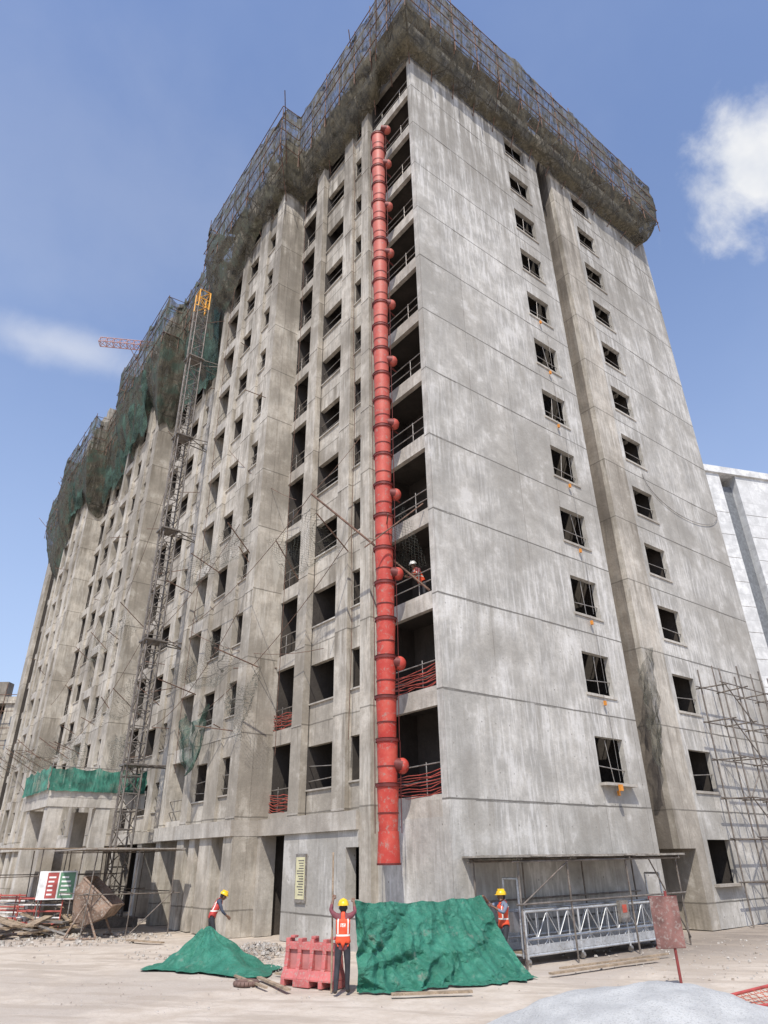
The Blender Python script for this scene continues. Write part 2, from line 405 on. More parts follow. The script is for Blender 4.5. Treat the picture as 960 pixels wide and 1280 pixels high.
# ---------------- mid-height catch nets and outrigger poles on long side
cn=empty('catch_net'); c1=MB(); c2=MB()
def outrig(v,z,reach=2.6,rise=2.0,dv=0,u=0.): 
    c2.cyl((u-.1,v,z),(u-reach,v+dv,z+rise),.026,n=5)
def catch(v0,v1,z,reach,rise,u,m=0,sag=.7):
    n=max(1,int((v1-v0)/3))
    for i in range(n+1): outrig(v0+(v1-v0)*i/n+U(-.4,.4),z-.3,reach+U(-.5,.5),rise+U(-.5,.5),U(-.9,.9),u)
    ph=R()*20
    c1.grid(lambda a,b:(u-.15-reach*b*(.8+.3*nz(a*3,ph)),v0+(v1-v0)*a,z+rise*b-sag*math.sin(math.pi*b)*(.5+.5*abs(math.sin(a*n*math.pi)))+.35*nz(a*7+ph,b*3)-.3*b*abs(math.sin(a*n*math.pi))),24,10,m)
catch(4.6,8.4,13.2,1.6,1.3,-.4); catch(9.5,15,9.6,1.9,.8,-1.4); catch(22,32,10.4,2.0,1.0,-.5); catch(34,46,9,2.4,1.0,-1); catch(46,60,10,2.4,1.0,-1); catch(26,36,15.5,1.6,1.0,-.8); catch(10.5,17,15.2,1.3,.9,-1.4)
for (v0,v1,zt,zb,u,m) in ((12.6,15.2,8.4,6.2,-2.0,1),(9.0,11.5,9.3,7.2,-1.6,0),(25,28,9.5,6,-1.2,0),(30,33,10,6,-2.2,0),(40,44,10,6.5,-1.5,0)):
    ph=R()*20
    c1.grid(lambda a,b:(u+.35*nz(a*5+ph,b*4),v0+(v1-v0)*a+.4*nz(b*3,ph),zt-(zt-zb)*b*(.5+.5*math.sin(math.pi*a))-.6*math.sin(math.pi*a)),24,14,m)
c2.cyl((.2,.6,10.3),(-2.3,4.3,14.8),.04,n=6); c2.cyl((.1,3.0,12.2),(-1.2,1.0,12.9),.025,n=5); c2.cyl((-.1,.4,13.4),(-1.9,1.4,11.6),.025,n=5)
c1.grid(lambda a,b:(-.08-1.0*b*(1-a),.3+2.9*a,11.0+2.0*b-.5*math.sin(math.pi*a)*b+.1*nz(a*5,b*5)),20,12,0)
for i in range(46):
    v=U(5,62); z=U(6,38) if i<30 else U(5,12); u=-.3 if (v%per)<10.4 else -1.4
    c2.cyl((u+.3,v,z),(u-U(.3,1.3),v+U(-1.6,1.6),z+U(-.5,.8)),.022,n=5)
for v,u in ((9.2,-.5),(16.6,-1.5),(4.4,-.35),(27,-.4),(39,-.4)):
    z=38
    while z>6:
        c2.cyl((u-.05*nz(z,v),v+.25*nz(z*.15,v),z),(u-.05*nz(z-2,v),v+.25*nz((z-2)*.15,v),z-2),.014,n=4); z-=2
def rope(a,b_,sag,r=.013):
    a=Vector(a);b_=Vector(b_); n=12; pr=a
    for i in range(1,n+1):
        f=i/n; p=a.lerp(b_,f); p.z-=sag*4*f*(1-f); c2.cyl(pr,p,r,n=4); pr=p
rope((-.5,4.2,13.5),(-1.6,14.5,8.2),.7); rope((-2.3,4.3,14.8),(-1.6,17,13.0),.6); rope((-2.3,4.3,14.8),(-.3,3.8,18),.1); rope((-1.9,10.6,12),(-1.7,20,8.5),.8)
rope((-1.6,12,16.8),(-2.4,18.6,13.2),.4); rope((-.45,6,9.5),(-1.9,15.8,12.4),.6); rope((-2.6,19.3,25),(-1.8,28,18),.9); rope((-2.6,19.3,14),(-2.4,34,9),1.0); rope((-1.6,32,20),(-1.2,46,14),1.2); rope((-1.7,14,22),(-.5,8.6,17),.4)
c1.obj('nets',[M_netm,M_netg],cn); c2.obj('poles',[M_rust],cn)
hn=empty('hanging_net'); q=MB()
q.grid(lambda a,b:(10.2+1.5*a*(1-.55*b)+.2*b+.25*nz(a*4,b*5),-.22-.25*nz(a*6,b*6,3)-.12*math.sin(a*3.1)*b,9.0+.9*a-3.6*b-.3*math.sin(a*6)),18,26,0)
q.obj('net',[netmat('grey_knotted_net',(.08,.075,.055),.5)],hn)
q=MB()
for k in range(24):
    a=k/24*math.pi;b=(k+1)/24*math.pi
    q.cyl((18-3.6*math.cos(a),-.05,19.5-1.5*math.sin(a)),(18-3.6*math.cos(b),-.05,19.5-1.5*math.sin(b)),.016,n=4)
q.obj('rope',[M_steel],hn)

# ================================================================ DEBRIS CHUTE
ch=empty('debris_chute',(-.85,1.68,0))
m,t,b=newmat('chute_red'); pos=t.new('ShaderNodeNewGeometry').outputs['Position']; x,y,z=t.xyz(pos)
n=t.noise(pos,1.6,5,.65); fade=t.ss(z,6,30,0,.5)
c=t.mix(t.ss(n,.35,.7),(.42,.035,.022),(.53,.085,.055)); c=t.mix(fade,c,(.46,.16,.115)); c=t.mix(t.ss(t.noise(pos,7,4,.7),.52,.7,0,.8),c,(.32,.21,.17))
t.put(b.inputs['Base Color'],c); b.inputs['Roughness'].default_value=.6; t.put(b.inputs['Normal'],t.bump(n,.4)); M_ch=m
M_chd=plain('chute_band',(.14,.025,.02),.6,.2,.3)
q=MB(); z=3.05; seg=1.26; i=0
def ring(mb,z0,z1,r0,r1,m,dx=0,dy=0,n=22): mb.cyl((dx,dy,z0),(dx,dy,z1),r0,r1,n=n,m=m,cap=False)
ring(q,2.25,3.1,.33,.30,0); ring(q,2.25,3.1,.30,.27,1); ring(q,2.25,2.30,.345,.345,1)
pdx=pdy=0
for i in range(25):
    dx=.045*nz(i*.7,1); dy=.045*nz(i*.7,5)
    q.cyl((pdx,pdy,z),(dx,dy,z+seg+.05),.275,.325,n=22,m=0,cap=False)
    ring(q,z+seg-.04,z+seg+.05,.36,.36,1,dx,dy); ring(q,z+seg+.04,z+seg+.06,.28,.375,1,dx,dy)
    ring(q,z+.5,z+.54,.308,.312,1,(pdx+dx)/2,(pdy+dy)/2)
    for sgn in (-1,1):
        q.cyl((dx+sgn*.25,dy-sgn*.30,z),(dx+sgn*.25,dy-sgn*.30,z+seg),.012,n=4,m=1)
    pdx,pdy=dx,dy; z+=seg
for k in range(11):
    zz=Z0+SH*k+.95-(.4 if k==10 else 0)
    q.sph((.34,-.27,zz),.21,1,1,1.1,0,16,10)
    q.cyl((.1,-.1,zz+.05),(.34,-.27,zz),.2,.215,n=16,m=1)
    q.cyl((.1,.1,zz+.2),(.95,.25,zz+.1),.03,n=6,m=1)
q.obj('tubes',[M_ch,M_chd],ch)

# ================================================================ HOIST MAST
hm=empty('hoist_mast',(-2.7,18.9,0)); q=MB(); w=.36; z=0; i=0
while z<36.6:
    top_=z>35.2; mm=1 if top_ else 0; z1=z+.75
    C=[(-w,-w),(w,-w),(w,w),(-w,w)]
    for j,(x,y) in enumerate(C):
        q.cyl((x,y,z),(x,y,z1),.045,n=6,m=mm)
        x2,y2=C[(j+1)%4]; q.cyl((x,y,z1),(x2,y2,z1),.028,n=5,m=mm)
        if i%2==0: q.cyl((x,y,z),(x2,y2,z1),.024,n=5,m=mm)
        else: q.cyl((x2,y2,z),(x,y,z1),.024,n=5,m=mm)
    z=z1;i+=1
for zz in (6.5,12.5,18.8,25,31):
    for y in (-.36,.36):
        q.cyl((w,y,zz),(2.7,y*2,zz+.05),.035,n=6); q.cyl((w,y,zz),(2.6,-y*2.5,zz+.05),.028,n=6)
    q.box(-.5,.5,-.5,.5,zz-.04,zz+.04)
q.box(-.9,.9,-.9,.9,0,.35); q.cyl((-.55,-.4,.3),(-.55,-.4,36),.02,n=5)
q.obj('lattice',[plain('mast_grey',(.19,.17,.15),.6,.4,.3,3,.1,(.12,.08,.055)),plain('mast_yellow',(.75,.36,.03),.5,0,.15)],hm)

# ================================================================ ENTRANCE CANOPY
ec=empty('entrance_canopy',(0,0,0)); q=MB()
q.box(-5.9,-1.5,20,24.5,5.1,5.5,0); q.box(-5.9,-1.5,20.01,20.25,4.7,5.097,0); q.box(-5.89,-5.6,20.26,24.49,4.7,5.097,0)
for u,v in ((-5.5,20.2),(-3.4,20.2),(-5.5,23.6),(-3.4,23.6)): q.box(u-.32,u+.32,v-.15,v+.4,0,4.69,0)
q.box(-5.1,-3.8,20.6,20.8,0,3.0,1)
q.obj('slab',[M_band,M_fac],ec)
q=MB()
pts=[(-1.6,20),(-6.0,19.95),(-6.0,24.6)]
for k,(a,b_) in enumerate(zip(pts,pts[1:])):
    a=Vector(a);b_=Vector(b_)
    q.grid(lambda s,t:((a.lerp(b_,s)).x+.10*nz(s*14,t*3,k)-.05*(k==1),(a.lerp(b_,s)).y+.10*nz(s*14,t*3,k+4)-.08*(k==0),5.35+1.05*t-.15*abs(math.sin(s*12))*t+.05*nz(s*20,t)),40,6)
q.obj('green_net',[netmat('green_canopy_net',(.045,.19,.135),.92)],ec)
q=MB()
for u in (-1.6,-2.8,-3.9,-5.0,-5.95): q.cyl((u,20.03,5.2),(u,20.03,6.55),.025,n=5)
q.cyl((-1.6,20.03,6.4),(-6.0,20.03,6.4),.022,n=5)
q.obj('posts',[M_steel],ec)

# ================================================================ SCAFFOLDS
def scaffold(name,u0,u1,v0,v1,z1,du,dz,mat,jit=.04,brace=.5,r=.026,over=.8):
    e=empty(name); q=MB(); nu=max(1,round((u1-u0)/du)); nzz=int(z1/dz)
    for i in range(nu+1):
        u=u0+(u1-u0)*i/nu
        for v in (v0,v1):
            q.cyl((u,v,0),(u+U(-jit,jit)*3,v+U(-jit,jit),z1+U(0,over)),r,n=6)
        for k in range(1,nzz+1):
            z=k*dz+U(-jit,jit); q.cyl((u,v0-.2,z),(u,v1+.15,z+U(-jit,jit)),r*.9,n=5)
    for k in range(1,nzz+1):
        z=k*dz
        for v in (v0,v1):
            q.cyl((u0-.3,v-.04,z+U(-jit,jit)),(u1+.3,v-.04,z+U(-jit,jit)),r*.9,n=5)
        for i in range(nu):
            if R()<brace:
                a=u0+(u1-u0)*i/nu;b_=u0+(u1-u0)*(i+1)/nu
                if R()<.5:a,b_=b_,a
                q.cyl((a,v0-.06,z-dz),(b_,v0-.06,z),r*.8,n=5)
    q.obj('pipes',[mat],e); return e
M_pipe=plain('scaffold_pipe_weathered',(.20,.175,.15),.6,.4,.35,4,.1,(.14,.085,.06))
s1=scaffold('wall_scaffold',14.4,21.3,-1.5,-.45,9.3,1.75,1.45,M_pipe,.06,.55,.032)
s2=scaffold('entrance_scaffold',-5.4,-2.2,13.6,17.4,2.8,1.6,1.4,M_pipe,.05,.2,.022,.2)
s3=scaffold('entrance_scaffold',-7.6,-3.0,18.2,19.4,2.9,1.5,1.0,M_pipe,.05,.5,.022,.2)
q=MB()
q.box(-5.8,-2.0,13.2,17.8,2.86,2.9); q.obj('roof_sheet',[plain('dusty_tin_sheet',(.36,.33,.29),.7,.2,.2,2,.3,(.25,.17,.12))],s2)
q=MB(); q.box(-7.8,-2.8,18,19.6,2.96,3.0); q.obj('deck',[M_wood],s3)

# ================================================================ ACCESS PLATFORM + protective canopy
g=empty('suspended_work_platform',(0,0,0)); q=MB(); u0,u1=1.15,7.6; v0,v1=-1.35,-.65
q.box(u0,u1,v0,v1,.22,.27,1)
for v in (v0,v1):
    for z in (.2,.55,1.15): q.cyl((u0,v,z),(u1,v,z),.035,n=6)
    q.box(u0,u1,v-.012,v+.012,.24,.42)
    n=15
    for i in range(n+1):
        u=u0+(u1-u0)*i/n; big=i%5==0
        q.cyl((u,v,.2),(u,v,1.15),.035 if big else .016,n=6)
        if i<n:
            ub=u0+(u1-u0)*(i+1)/n
            q.cyl((u,v,.55 if i%2 else 1.13),(ub,v,1.13 if i%2 else .55),.016,n=5)
            q.cyl((u,v,.2 if i%2 else .55),(ub,v,.55 if i%2 else .2),.014,n=5)
for u in (u0,u0+2.15,u0+4.3,u1):
    for z in (.2,1.15): q.cyl((u,v0,z),(u,v1,z),.03,n=6)
    for v in (v0,v1): q.cyl((u,v,.0),(u,v,.2),.04,n=6); q.cyl((u-.05,v,.07),(u+.05,v,.07),.07,n=10,m=2)
for u in (u0-.05,u1+.05):
    for v in (v0+.1,v1-.1): q.cyl((u,v,.15),(u,v,1.9),.03,n=6)
    q.cyl((u,v0+.1,1.9),(u,v1-.1,1.9),.03,n=6); q.box(u-.15,u+.15,-1.15,-.85,.7,1.15,3)
q.box(u0+3.9,u0+4.3,v0-.14,v0-.03,.72,1.25,2); q.box(u0+4.0,u0+4.2,v0-.15,v0-.141,.95,1.15,4)
q.obj('platform',[M_alu,M_wood,M_steel,plain('motor_grey',(.2,.2,.21),.5,.3),plain('control_red',(.45,.08,.05),.5)],g)
cv=empty('plank_shelter'); q=MB(); 
for i,u in enumerate((.65,2.6,5.3,7.9)):
    for v in (-1.75,-.15): q.cyl((u,v,0),(u+U(-.03,.03),v,2.42),.028,n=6)
    q.cyl((u,-1.9,2.36),(u,-.02,2.36),.028,n=6)
for z in (2.3,1.35):
    for v in (-1.75,-.15): q.cyl((.4,v-.05,z),(8.1,v-.05,z+U(-.03,.03)),.026,n=6)
q.cyl((.65,-1.8,1.35),(2.6,-1.8,2.3),.022,n=5); q.cyl((7.9,-1.8,.2),(6.4,-1.8,2.3),.022,n=5)
q.obj('frame',[M_pipe],cv); q=MB()
u=.35
while u<8.1:
    w_=U(.3,.62); q.box(u,u+w_-.01,-1.95+U(-.08,.08),-.02,2.395+U(0,.02),2.43+U(0,.03),0); u+=w_
q.obj('roof_planks',[plain('grey_plank',(.30,.27,.23),.9,0,.3,3,.3,(.18,.15,.12))],cv)

# ================================================================ TOWER CRANE (behind)
def lattice(q,p,q_,w,n,r=.05,m=0):
    p=Vector(p);q_=Vector(q_);d=(q_-p).normalized(); a=d.cross(Vector((0,0,1)))
    if a.length<.1:a=Vector((1,0,0))
    a.normalize(); b=a.cross(d)
    C=[a*w/2-b*w/2,-a*w/2-b*w/2,b*w/2] if abs(d.z)<.9 else [a*w/2+b*w/2,-a*w/2+b*w/2,-a*w/2-b*w/2,a*w/2-b*w/2]
    for c in C: q.cyl(p+c,q_+c,r,n=5,m=m)
    for i in range(n):
        s=p.lerp(q_,i/n);e=p.lerp(q_,(i+1)/n)
        for j in range(len(C)):
            c=C[j];c2=C[(j+1)%len(C)]; q.cyl(s+c,s+c2,r*.7,n=4,m=m); q.cyl(s+c,e+c2,r*.7,n=4,m=m)
tc=empty('tower_crane'); q=MB()
A=site(-44,80,75); B=site(-12,86,75.5)
lattice(q,A,B,1.3,32,.08); mb=site(-18,84.8,0); lattice(q,mb,mb+Vector((0,0,78)),1.8,38,.1,0)
q.cyl(mb+Vector((0,0,84)),A.lerp(B,.3)+Vector((0,0,.6)),.05,n=4); q.cyl(mb+Vector((0,0,78)),mb+Vector((0,0,84)),.3,.1,n=6)
q.obj('lattice_frame',[plain('crane_faded_red',(.42,.24,.22),.6,0,.2)],tc)

# ================================================================ BACKGROUND BUILDINGS
M_wh=concrete('white_precast',(.72,.72,.70),(.56,.56,.55),(.80,.80,.78),.15,0,.5,.3,0,.2)
M_dk=plain('dark_recess',(.16,.17,.18),.7,0,.2)
def bgtower(name,origin,ang,W,D,H,mat,gap,win=True):
    e=empty(name,origin,ang); q=MB()
    x=0;i=0
    while x<W-.1:
        w_=gap[i%len(gap)]; w_=min(w_,W-x)
        y0=0 if i%2==0 else 1.0
        q.box(x,x+w_,y0,D,0,H-(0 if i%2==0 else 1.2),0 if i%2==0 else 1)
        if i%2==1:
            if win:
                for k in range(int(H/3)): q.box(x+.003,x+w_-.003,.45,.997,k*3,k*3+1.1,2)
        else:
            for k in range(int(H/3)):
                q.box(x+.01,x+w_-.01,-.015,.1,k*3-.02,k*3+.02,2)
                if win and w_>2.5: q.box(x+w_*.35,x+w_*.35+1.3,-.012,.1,k*3+1,k*3+2.3,1)
        x+=w_;i+=1
    q.box(-.3,W+.3,-.3,D,H+.003,H+.9,0)
    for j in range(6): q.box(j*W/6+.5,j*W/6+2,1.5,3,H+.9,H+U(1.5,3.5),2)
    q.obj('walls',[mat,M_dk,M_brown],e); return e
o=site(35,70); bgtower('white_highrise',(o.x,o.y,0),math.radians(-22),34,15,44.5,M_wh,[7.0,2.4,6.5,.6,22],False)
o=site(-62,93); bgtower('distant_apartment_block',(o.x,o.y,0),math.radians(-38),20,14,22,M_fac,[3,2.0,2.2,2.6])
q=MB()
for i in range(11):
    for yy in (-1.0,): q.cyl((i*2,yy,0),(i*2,yy,24.5),.06,n=5)
for k in range(11): q.cyl((-.5,-1.06,2.2*k+1),(20.5,-1.06,2.2*k+1),.05,n=5)
q.grid(lambda a,b:(9*a+.5*nz(a*8,b*3),-1.3+.4*nz(a*9,b*5),20.5+3.6*b+1.0*nz(a*4,2)),20,6,1)
q.obj('scaffold_and_net',[M_rust,M_netg],bpy.data.objects['distant_apartment_block'])

# ================================================================ GROUND
def ghe(x,y):
    d=math.hypot(x+10,y+5)
    return (.05*nz(x*.35,y*.35)+.018*nz(x*1.7,y*1.7,4))*max(0,1-d/70)-.02
xs=[-900,-500,-250,-120,-70,-45]+[-32+.35*i for i in range(150)]+[24,30,40,60,100,200,400,900]
ys=[-900,-400,-150,-60,-30]+[-16+.35*i for i in range(130)]+[32,38,46,60,90,150,300,900]
q=MB(); n=len(xs)
q.add([(x,y,ghe(x,y)) for y in ys for x in xs],[(j*n+i,j*n+i+1,(j+1)*n+i+1,(j+1)*n+i) for j in range(len(ys)-1) for i in range(n-1)],0,True)
m,t,b=newmat('site_ground_sand'); pos=t.new('ShaderNodeNewGeometry').outputs['Position']; x,y,z=t.xyz(pos)
n1=t.noise(pos,.22,6,.62,.5); n2=t.noise(pos,1.5,6,.65); n3=t.noise(pos,14,3,.7); vo=t.new('ShaderNodeTexVoronoi'); t.put(vo.inputs['Vector'],pos); vo.inputs['Scale'].default_value=9
c=t.mix(t.ss(n2,.3,.7),(.44,.37,.295),(.56,.49,.41)); c=t.mix(t.ss(n1,.48,.60,0,.7),c,(.40,.345,.29))
c=t.mix(t.ss(n3,.58,.72,0,.4),c,(.30,.25,.20))
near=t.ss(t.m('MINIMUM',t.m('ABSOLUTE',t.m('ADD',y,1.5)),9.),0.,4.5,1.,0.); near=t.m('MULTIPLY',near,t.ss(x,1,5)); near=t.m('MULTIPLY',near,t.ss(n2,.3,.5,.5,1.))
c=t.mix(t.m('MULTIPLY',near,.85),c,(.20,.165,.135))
peb=t.m('MULTIPLY',t.ss(vo.outputs['Distance'],.12,.2,1.,0.),t.ss(n2,.5,.62)); c=t.mix(t.m('MULTIPLY',peb,.5),c,(.34,.31,.27))
tr=t.noise(t.comb(t.m('MULTIPLY',t.m('ADD',t.m('MULTIPLY',x,.62),t.m('MULTIPLY',y,-.79)),.25),t.m('MULTIPLY',t.m('ADD',t.m('MULTIPLY',x,.79),t.m('MULTIPLY',y,.62)),1.6),0.),1.,4,.5,.3)
c=t.mix(t.ss(tr,.52,.60,0,.6),c,(.36,.30,.24))
t.put(b.inputs['Base Color'],c); b.inputs['Roughness'].default_value=.95
t.put(b.inputs['Normal'],t.bump(t.m('ADD',t.m('MULTIPLY',n3,.35),t.m('ADD',t.m('MULTIPLY',n2,.8),t.m('MULTIPLY',peb,.3))),.7,.06))
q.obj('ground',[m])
def rock(q,c,s,m=0):
    o=[]
    for z_ in (-.5,.5):
        for k in range(5):
            a=k*1.256+U(-.3,.3); rr=s*U(.6,1)*(1 if z_<0 else .7); o.append((c[0]+rr*math.cos(a),c[1]+rr*math.sin(a),c[2]+s*z_*.8*U(.7,1)))
    q.add(o,[(4,3,2,1,0),(5,6,7,8,9)]+[(k,(k+1)%5,5+(k+1)%5,5+k) for k in range(5)],m)
q=MB()
def scatter(r0,r1,F0,F1,n,s0,s1,hh=0):
    for _ in range(n):
        r=U(r0,r1);F=U(F0,F1); a=(r-(r0+r1)/2)/((r1-r0)/2);b_=(F-(F0+F1)/2)/((F1-F0)/2)
        if a*a+b_*b_>1.1: continue
        h=hh*max(0,1-a*a-b_*b_)
        p=site(r,F,h*U(.2,1)); rock(q,p,U(s0,s1)*(U(.5,1)),random.choice((0,0,1)))
scatter(-5.0,-2.8,22,24.5,500,.03,.12,.3); scatter(-4.6,-2.2,19.5,21.8,220,.02,.06,.05)
scatter(-14,-8,26,31,350,.03,.13,.1); scatter(-20,-8,15,40,180,.015,.06); scatter(-9,9,14.5,20,160,.01,.03); scatter(3,14,17.5,26,420,.02,.07)
scatter(-20,-13,33,40,300,.05,.25,.6); scatter(-7,-1,15,19,90,.01,.035); scatter(-8,-3,22,26,220,.02,.07,.05)
q.obj('rubble',[plain('rubble_grey',(.40,.37,.33),.9,0,.3),plain('rubble_brown',(.33,.28,.23),.9,0,.3)])
q=MB(); cc=site(3.0,9.4)
def heap(a,b_):
    x=(a-.5)*9;y=(b_-.5)*7
    r=math.hypot(x/3.6,y/2.8); h=1.12*max(0,math.cos(min(1,r)*math.pi/2))**1.15+ .07*nz(x*1.2,y*1.2)+.03*nz(x*4,y*4)-.06
    return Vector((cc.x+.788*x+.616*y,cc.y-.616*x+.788*y,h))
q.grid(heap,110,90)
m,t,b=newmat('grey_sand'); pos=t.new('ShaderNodeNewGeometry').outputs['Position']; a1=t.noise(pos,2,6,.6); a2=t.noise(pos,45,3,.7)
c=t.mix(t.ss(a1,.3,.7),(.38,.38,.37),(.52,.52,.50)); c=t.mix(t.ss(a2,.52,.66,0,.6),c,(.26,.26,.25))
t.put(b.inputs['Base Color'],c); b.inputs['Roughness'].default_value=.95; t.put(b.inputs['Normal'],t.bump(t.m('ADD',a2,a1),.7,.03))
q.obj('sand_heap',[m])

# ================================================================ TARPAULINS
m,t,b=newmat('green_tarpaulin'); pos=t.new('ShaderNodeNewGeometry').outputs['Position']; a1=t.noise(pos,1.8,5,.6,.6); a2=t.noise(pos,6,5,.65,1.4)
c=t.mix(t.ss(a1,.3,.7),(.015,.13,.08),(.035,.205,.135)); c=t.mix(t.ss(a2,.5,.7,0,.5),c,(.08,.25,.18)); c=t.mix(t.ss(t.noise(pos,3,5,.7),.58,.74,0,.6),c,(.25,.25,.20))
t.put(b.inputs['Base Color'],c); b.inputs['Roughness'].default_value=.6
t.put(b.inputs['Normal'],t.bump(a2,.9,.08)); M_tarp=m
q=MB()
TL=site(-.78,16.75,1.62);TR=site(2.33,19.75,1.56);BL=site(-.72,16.6,.0);BR=site(3.15,18.3,.0)
nn=(site(.3,-1)-site(0,0)).normalized()
def ridge(x): return 1-2*abs((x%1)-.5)
def tarp(a,b_):
    T=TL.lerp(TR,a); T.z+= -.07*math.sin(math.pi*a)-.05*ridge(a*4)
    B=BL.lerp(BR,a)+nn*(.22*math.sin(math.pi*a)+.07*math.sin(a*11))
    p=T.lerp(B,b_**1.25); p.z=T.z*(1-b_)
    env=(.3+.7*b_)
    f1=.17*(ridge(a*5.5+b_*.9+1.1*nz(a*3,b_*2))**1.8)*env
    f2=.11*(ridge(a*13-b_*1.6+1.4*nz(a*5,b_*3,4)))*env
    dg=.18*ridge((a*2.2+b_*1.8)+.5*nz(a*3,b_*3,7))*math.sin(math.pi*min(1,b_+.05))
    p+=nn*(f1+f2+dg+.18*nz(a*4,b_*2.2,2)*env+.04*nz(a*22,b_*14,5)+.015*nz(a*55,b_*40))
    p.z=max(p.z+.02*nz(a*20,b_*12),.012+.02*abs(nz(a*25,b_*25)))
    return p
q.grid(tarp,190,90)
def skirt(a,b_):
    p=tarp(a,1.0)+nn*b_*(.15+.3*abs(nz(a*6,3))+.5*max(0,a-.75)); p.z=.02+.10*abs(nz(a*14,b_*3,1))*(1-b_)+.02*abs(nz(a*30,b_*9)); return p
q.grid(skirt,190,10)
q.obj('green_tarpaulin_sheet',[M_tarp])
q=MB(); ap=site(-4.85,20.9)
def drape(a,b_):
    th=a*2*math.pi
    ex=.9+1.6*max(0,math.cos(th+.75))**4+.5*max(0,math.cos(th-3.4))**3+.35*nz(math.cos(th)*2,math.sin(th)*2)
    ex*= (1+.18*ridge(a*8+.5*math.sin(th)))
    r=b_*ex; z_=.93*(1-b_)**(2.0)+.17*ridge(a*9+.8*nz(b_*3,a*5))*b_*(1-b_)*2.2+.16*nz(math.cos(th)*3,math.sin(th)*3,b_*4)*(1-b_*.5)*(b_>.1)
    if b_<.1: z_=min(z_,.86+.03*nz(a*9))
    z_=max(z_,.02+.06*abs(nz(th*4,b_*6)))
    x=math.cos(th)*r;y=math.sin(th)*r
    p=ap+Vector((.788*x+.616*y,-.616*x+.788*y,0)); p.z=z_; return p
q.grid(drape,160,50); q.obj('green_tarpaulin_heap',[M_tarp])

# ================================================================ BARRIER
p0=site(-2.28,17.75);p1=site(-1.08,17.0); d=(p1-p0); ang=math.atan2(d.y,d.x); Lb=d.length
e=empty('plastic_road_barrier',(p0.x,p0.y,0),ang); q=MB()
def bx(x0,x1,lo,hi,m=0):
    def wd(z):
        P=[(.24,0),(.24,.14),(.15,.34),(.11,.6),(.10,.87)]
        for (a,za),(b_,zb) in zip(P,P[1:]):
            if za<=z<=zb and zb>za: return a+(b_-a)*(z-za)/(zb-za)
        return .10
    zs=[lo]+[z for z in (.14,.34,.6) if lo<z<hi]+[hi]
    for za,zb in zip(zs,zs[1:]):
        a=wd(za+1e-4);b_=wd(zb-1e-4)
        q.add([(x0,-a,za),(x1,-a,za),(x1,a,za),(x0,a,za),(x0,-b_,zb),(x1,-b_,zb),(x1,b_,zb),(x0,b_,zb)],[(0,3,2,1),(4,5,6,7),(0,1,5,4),(1,2,6,5),(2,3,7,6),(3,0,4,7)],m)
seg_x=[0,.1,.34,.44,.68,.78,1.02,1.12,1.36,Lb]
for i,(a,b_) in enumerate(zip(seg_x,seg_x[1:])):
    if b_<=a: continue
    if i%2==0: bx(a,b_,.0,.87)
    else:
        bx(a,b_,.0 if i in(3,) else .12,.3); bx(a,b_,.66,.8)
        q.box(a,b_,-.05,.05,.3,.66,1)
for x in (.1,.68,1.2): q.box(x,x+.12,-.07,.07,.87,.92)
ob=q.obj('shell',[plain('faded_red_plastic',(.48,.13,.12),.6,0,.15,3,.1,(.38,.28,.24)),plain('faded_pink_plastic',(.43,.17,.155),.6,0,.15)],e)
md=ob.modifiers.new('bev','BEVEL'); md.width=.012; md.segments=2

# ================================================================ RUSTY SIGN + RED RAIL
p=site(5.86,16.4); e=empty('rusty_sign_board',(p.x,p.y,0),math.radians(-38+8)); q=MB()
q.cyl((0,0,0),(0,0,1.72),.03,n=8,m=1); q.box(-.40,.22,-.05,-.03,.70,1.62,0); q.box(-.41,.23,-.03,-.01,1.58,1.63,1); q.box(-.41,.23,-.03,-.01,.69,.74,1)
q.cyl((0,0,0),(.25,.1,0.02),.02,n=5,m=1)
q.obj('board',[plain('faded_rust_paint',(.19,.095,.08),.8,0,.4,2.2,.3,(.30,.25,.22)),plain('red_post',(.22,.04,.035),.6)],e)
e=empty('fallen_red_fence'); q=MB()
a=site(5.7,14.5,.12);b_=site(9.5,16.3,.4); a2=site(5.9,14.2,.03); b2=site(9.6,15.6,.05)
q.cyl(a,b_,.03,n=6,m=1); q.cyl(a2,b2,.03,n=6,m=1)
for i in range(26):
    f=i/25; q.cyl(a.lerp(b_,f),a2.lerp(b2,min(1,f+.04)),.006,n=4)
    q.cyl(a.lerp(b_,f),a2.lerp(b2,max(0,f-.06)),.006,n=4)
for f in (.25,.5,.75): q.cyl(a.lerp(a2,f),b_.lerp(b2,f),.006,n=4)
q.obj('mesh',[plain('orange_mesh',(.45,.10,.05),.6),plain('red_pipe',(.35,.06,.05),.6)],e)
p=site(-3.15,17.6); e=empty('old_tyre',(p.x,p.y,.05)); q=MB()
for i in range(20):
    A_=i/20*2*math.pi;B_=(i+1)/20*2*math.pi; q.cyl((.24*math.cos(A_),.24*math.sin(A_),0),(.24*math.cos(B_),.24*math.sin(B_),0),.05,n=8)
q.obj('rubber',[plain('tyre_rubber',(.16,.10,.08),.9)],e)
e=empty('loose_planks'); q=MB()
for (r0,F0,r1,F1,w_) in ((-3.0,18.3,-2.1,16.6,.05),(.0,15.9,1.6,16.1,.06),(3.6,18.2,6.8,20.4,.06),(-2.7,18.9,-1.9,18.0,.04),(-9,27,-7.5,26,.08),(4,19,7.4,21.3,.035),(-3.6,18.6,-2.6,16.9,.03)):
    A_=site(r0,F0,.06);B_=site(r1,F1,.06); d=(B_-A_)/2; s_=Vector((-d.y,d.x,0)).normalized()*w_; q.obox((A_+B_)/2,d,s_,Vector((0,0,.02)))
q.obj('planks',[M_wood],e)

